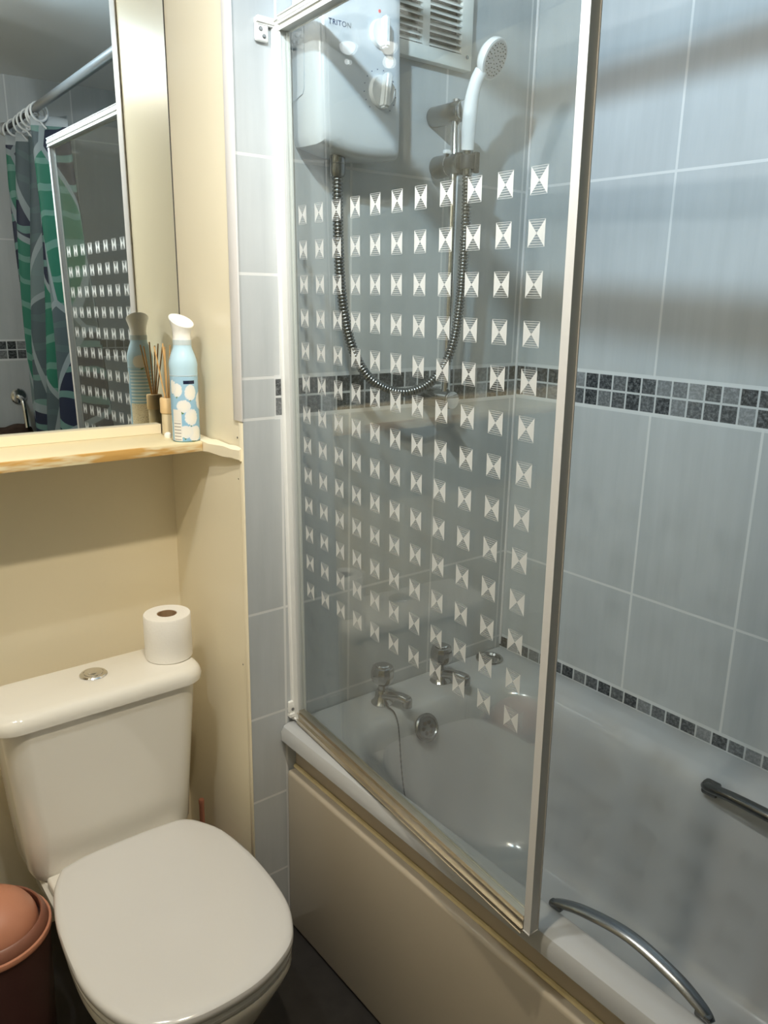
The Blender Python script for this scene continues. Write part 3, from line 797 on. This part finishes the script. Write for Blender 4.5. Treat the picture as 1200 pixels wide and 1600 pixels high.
# resample evenly so that every rib of the metal hose is the same length
Ls = [0.]
for a, b_ in zip(hose, hose[1:]): Ls.append(Ls[-1] + (b_ - a).length)
NR = int(Ls[-1] / .0017); ev = []; j = 0
for i in range(NR + 1):
    t = Ls[-1] * i / NR
    while j < len(Ls) - 2 and Ls[j + 1] < t: j += 1
    f = (t - Ls[j]) / max(1e-9, Ls[j + 1] - Ls[j]); ev.append(hose[j].lerp(hose[j + 1], f))
rad = [(.0100, .0106, .0100, .0070)[i % 4] for i in range(NR + 1)]
tag(obj('shower_hose', tube(ev, rad, 16), M['chrome_dark'], loc=tuple(hose[0]), ang=60), 'ribbed chrome shower hose hanging in a loop under the shower unit', 'hose')

# ------------------------------------------------------------------ vent grille
G = thing('vent_grille', (1.19, 1.40, 1.947), 'white louvred vent grille behind the shower unit', 'vent')
gx0, gx1, gz0, gz1 = 1.068, 1.3165, 1.947, 2.215
fr = box(gx0, gx1, 1.377, 1.3985, gz0, gz0 + .028, .002)
fr = box(gx0, gx1, 1.377, 1.3985, gz1 - .028, gz1, .002, bm=fr)
fr = box(gx0, gx0 + .026, 1.377, 1.3985, gz0 + .026, gz1 - .026, .001, bm=fr)
fr = box(gx1 - .031, gx1, 1.377, 1.3985, gz0 + .026, gz1 - .026, .001, bm=fr)
fr = box(1.177, 1.1965, 1.377, 1.3985, gz0 + .026, gz1 - .026, .001, bm=fr)
obj('grille_frame', fr, M['grille_white'], G)
obj('dark_backing', box(gx0 + .02, gx1 - .02, 1.394, 1.3985, gz0 + .02, gz1 - .02), M['dark_gap'], G)
for (a, b_) in ((gx0 + .025, 1.178), (1.1955, gx1 - .030)):
    sv = None
    for k in range(17):
        z = gz0 + .036 + k * .0122
        nb = bmesh.new(); bmesh.ops.create_cube(nb, size=1)
        for v in nb.verts:
            yy = (v.co.y) * .018
            v.co = V((a + (v.co.x + .5) * (b_ - a), 1.386 + yy, z + v.co.z * .0030 + yy * .62))
        sv = join(sv, nb)
    obj('louvre_bank', sv, M['grille_white'], G)
obj('grille_screw', lathe((1.303, 1.377, 1.972), [(.004, 0), (.004, .001), (.002, .0016), (0, .001)], 14, axis=(0, -1, 0)), M['chrome_dark'], G)

# ------------------------------------------------------------------ what the mirror shows behind the photographer
RA = V((.852, 0, 2.145))
def rp_(y): return V((.845 + .007 * (y + .3) / 1.7, y, 2.145 - .055 * (y + .3) / 1.7))
rod = thing('curtain_rail', tuple(rp_(.55)), 'grey shower curtain rail running above the bath, seen in the mirror', 'curtain rail')
obj('rail_pole', cyl(rp_(.22), rp_(1.3975), .0145, 24), M['steel_tube'], rod)
obj('inner_pole', cyl(rp_(-.2985), rp_(.23), .0085, 20), M['black'], rod)
for y, sg in ((1.3985, -1), (-.2985, 1)):
    obj('wall_flange', cyl(rp_(y), rp_(y + sg * .012), .026, 28, .003), M['steel_tube'], rod)
# gathered curtain
U, VV = 150, 40
bm = bmesh.new(); uvl = bm.loops.layers.uv.new('UVMap'); grid = []
for i in range(U + 1):
    u = i / U; row = []
    for j in range(VV + 1):
        v = j / VV
        amp = .060 + .045 * (1 - v)
        y = -.285 + .56 * u + .015 * math.sin(9 * u + 2 * v)
        x = .905 + .0 * (1 - v) + amp * math.sin(2 * math.pi * 5.2 * u + .7 * math.sin(3 * v)) + .02 * math.sin(7 * u + 4 * v)
        z = .60 + v * 1.51 - .008 * abs(math.sin(2 * math.pi * 3.5 * u)) * (1 if j == VV else 0)
        row.append(bm.verts.new((x, y, z)))
    grid.append(row)
for i in range(U):
    for j in range(VV):
        f = bm.faces.new((grid[i][j], grid[i + 1][j], grid[i + 1][j + 1], grid[i][j + 1]))
        for lp, (a, b_) in zip(f.loops, ((i, j), (i + 1, j), (i + 1, j + 1), (i, j + 1))): lp[uvl].uv = (a / U * 1.6, b_ / VV)
cur = obj('shower_curtain', bm, M['curtain'], loc=(.90, 0, .6))
sd = cur.modifiers.new('cloth_thickness', 'SOLIDIFY'); sd.thickness = .0015
tag(cur, 'tropical leaf shower curtain gathered at the end of its rail', 'shower curtain')
ring0 = tag(obj('curtain_ring', join(torus((0, 0, 0), .030, .0042, (.25, 1, 0)), tube([(0, 0, -.03), (.012, 0, -.044), (.020, 0, -.052)], .003, 8)), M['white_plastic'], loc=(0, 0, 0)), 'white plastic curtain ring on the rail, seen in the mirror', 'curtain ring', 'curtain rings on the rail')
for i, y in enumerate((.245, .205, .155, .10, .03, -.05, -.14, -.23)):
    o = ring0 if i == 0 else ring0.copy()
    if i: COL.objects.link(o)
    o.location = rp_(y) + V((.006, 0, -.014))
    o.rotation_euler = (0, 0, .25 * math.sin(i * 2.3))
hkk = thing('chrome_towel_hook', (.79, -.30, 1.08), 'chrome hook with round flange on the tiled wall, seen in the mirror', 'hook')
obj('hook_flange', lathe((.79, -.2985, 1.085), [(.032, 0), (.033, .004), (.028, .009), (.012, .011)], 32, axis=(0, 1, 0)), M['chrome'], hkk)
obj('hook_arm', tube(smooth_path([(.79, -.292, 1.085), (.79, -.25, 1.083), (.791, -.225, 1.07), (.793, -.215, 1.03), (.795, -.213, .96)], 6), .0095, 16), M['chrome'], hkk)
bm = bmesh.new()
rg = []
for k, (z, a, b_) in enumerate(((.62, .10, .030), (.70, .105, .034), (.82, .10, .034), (.90, .095, .032), (.955, .085, .026), (.968, .07, .012))):
    rg.append([(.735 + (a * (1 + .06 * math.sin(5 * t + k))) * math.cos(t), -.235 + b_ * math.sin(t) * (1 + .12 * math.sin(7 * t)), z + .008 * math.sin(3 * t + k)) for t in [2 * math.pi * q / 28 for q in range(28)]])
tag(obj('hanging_towel', loft(rg), M['brown_towel'], loc=(.735, -.235, .62)), 'dark brown folded towel hanging below the chrome hook', 'towel')

# ------------------------------------------------------------------ ceiling lamps
def emis(name, c, s):
    m = Mat(name); e = m.n('ShaderNodeEmission'); e.inputs[0].default_value = (*c, 1); e.inputs[1].default_value = s
    return m.done(e.outputs[0])
SP = thing('ceiling_spotlights', (.20, .86, ZC), 'white ceiling plate with four lit spotlights, one added for warm light, two reflected in the shower glass', 'ceiling light')
obj('ceiling_plate', lathe((.20, .86, ZC - .001), [(.33, 0), (.33, -.016), (.31, -.022), (0, -.022)], 48), M['frame_white'], SP)
for i, L in enumerate(LAMPS):
    p = V(L['p']); dv = (V(L['aim']) - p).normalized()
    hd_ = obj('spot_head', lathe(p - dv * .055, [(0, 0), (.020, .002), (.026, .015), (.030, .050), (.0305, .056), (.0275, .056), (.026, .052)], 32, axis=dv, caps=False), M['frame_white'], SP)
    if L['size']: glow = lathe(p - dv * .004, [(.0262, -.001), (.0262, .001), (0, .002)], 32, axis=dv)
    else: glow = lathe(p, [(.024, -.002)] + [(.0262 * math.cos(t), .0262 * math.sin(t)) for t in [math.radians(a) for a in range(0, 90, 15)]] + [(0, .0262)], 28, axis=dv)
    obj('lamp_lens', glow, emis('lit_lens_' + ('cool' if i == 0 else 'warm'), L['col'], 80. if L['size'] else 330.), hd_)
    obj('stem', cyl((p.x, p.y, ZC - .021), tuple(p - dv * .040), .006, 12), M['frame_white'], hd_)
    ld = bpy.data.lights.new('spot_beam', 'SPOT' if L['size'] else 'POINT'); ld.energy = L['w']; ld.color = L['col']; ld.shadow_soft_size = L['r']
    if L['size']: ld.spot_size = math.radians(L['size']); ld.spot_blend = L['blend']
    lo = bpy.data.objects.new('spot_beam', ld); COL.objects.link(lo)
    lo.rotation_euler = dv.to_track_quat('-Z', 'Y').to_euler(); lo.location = p + dv * (.006 if L['size'] else .052) - SP.location
    lo.parent = SP
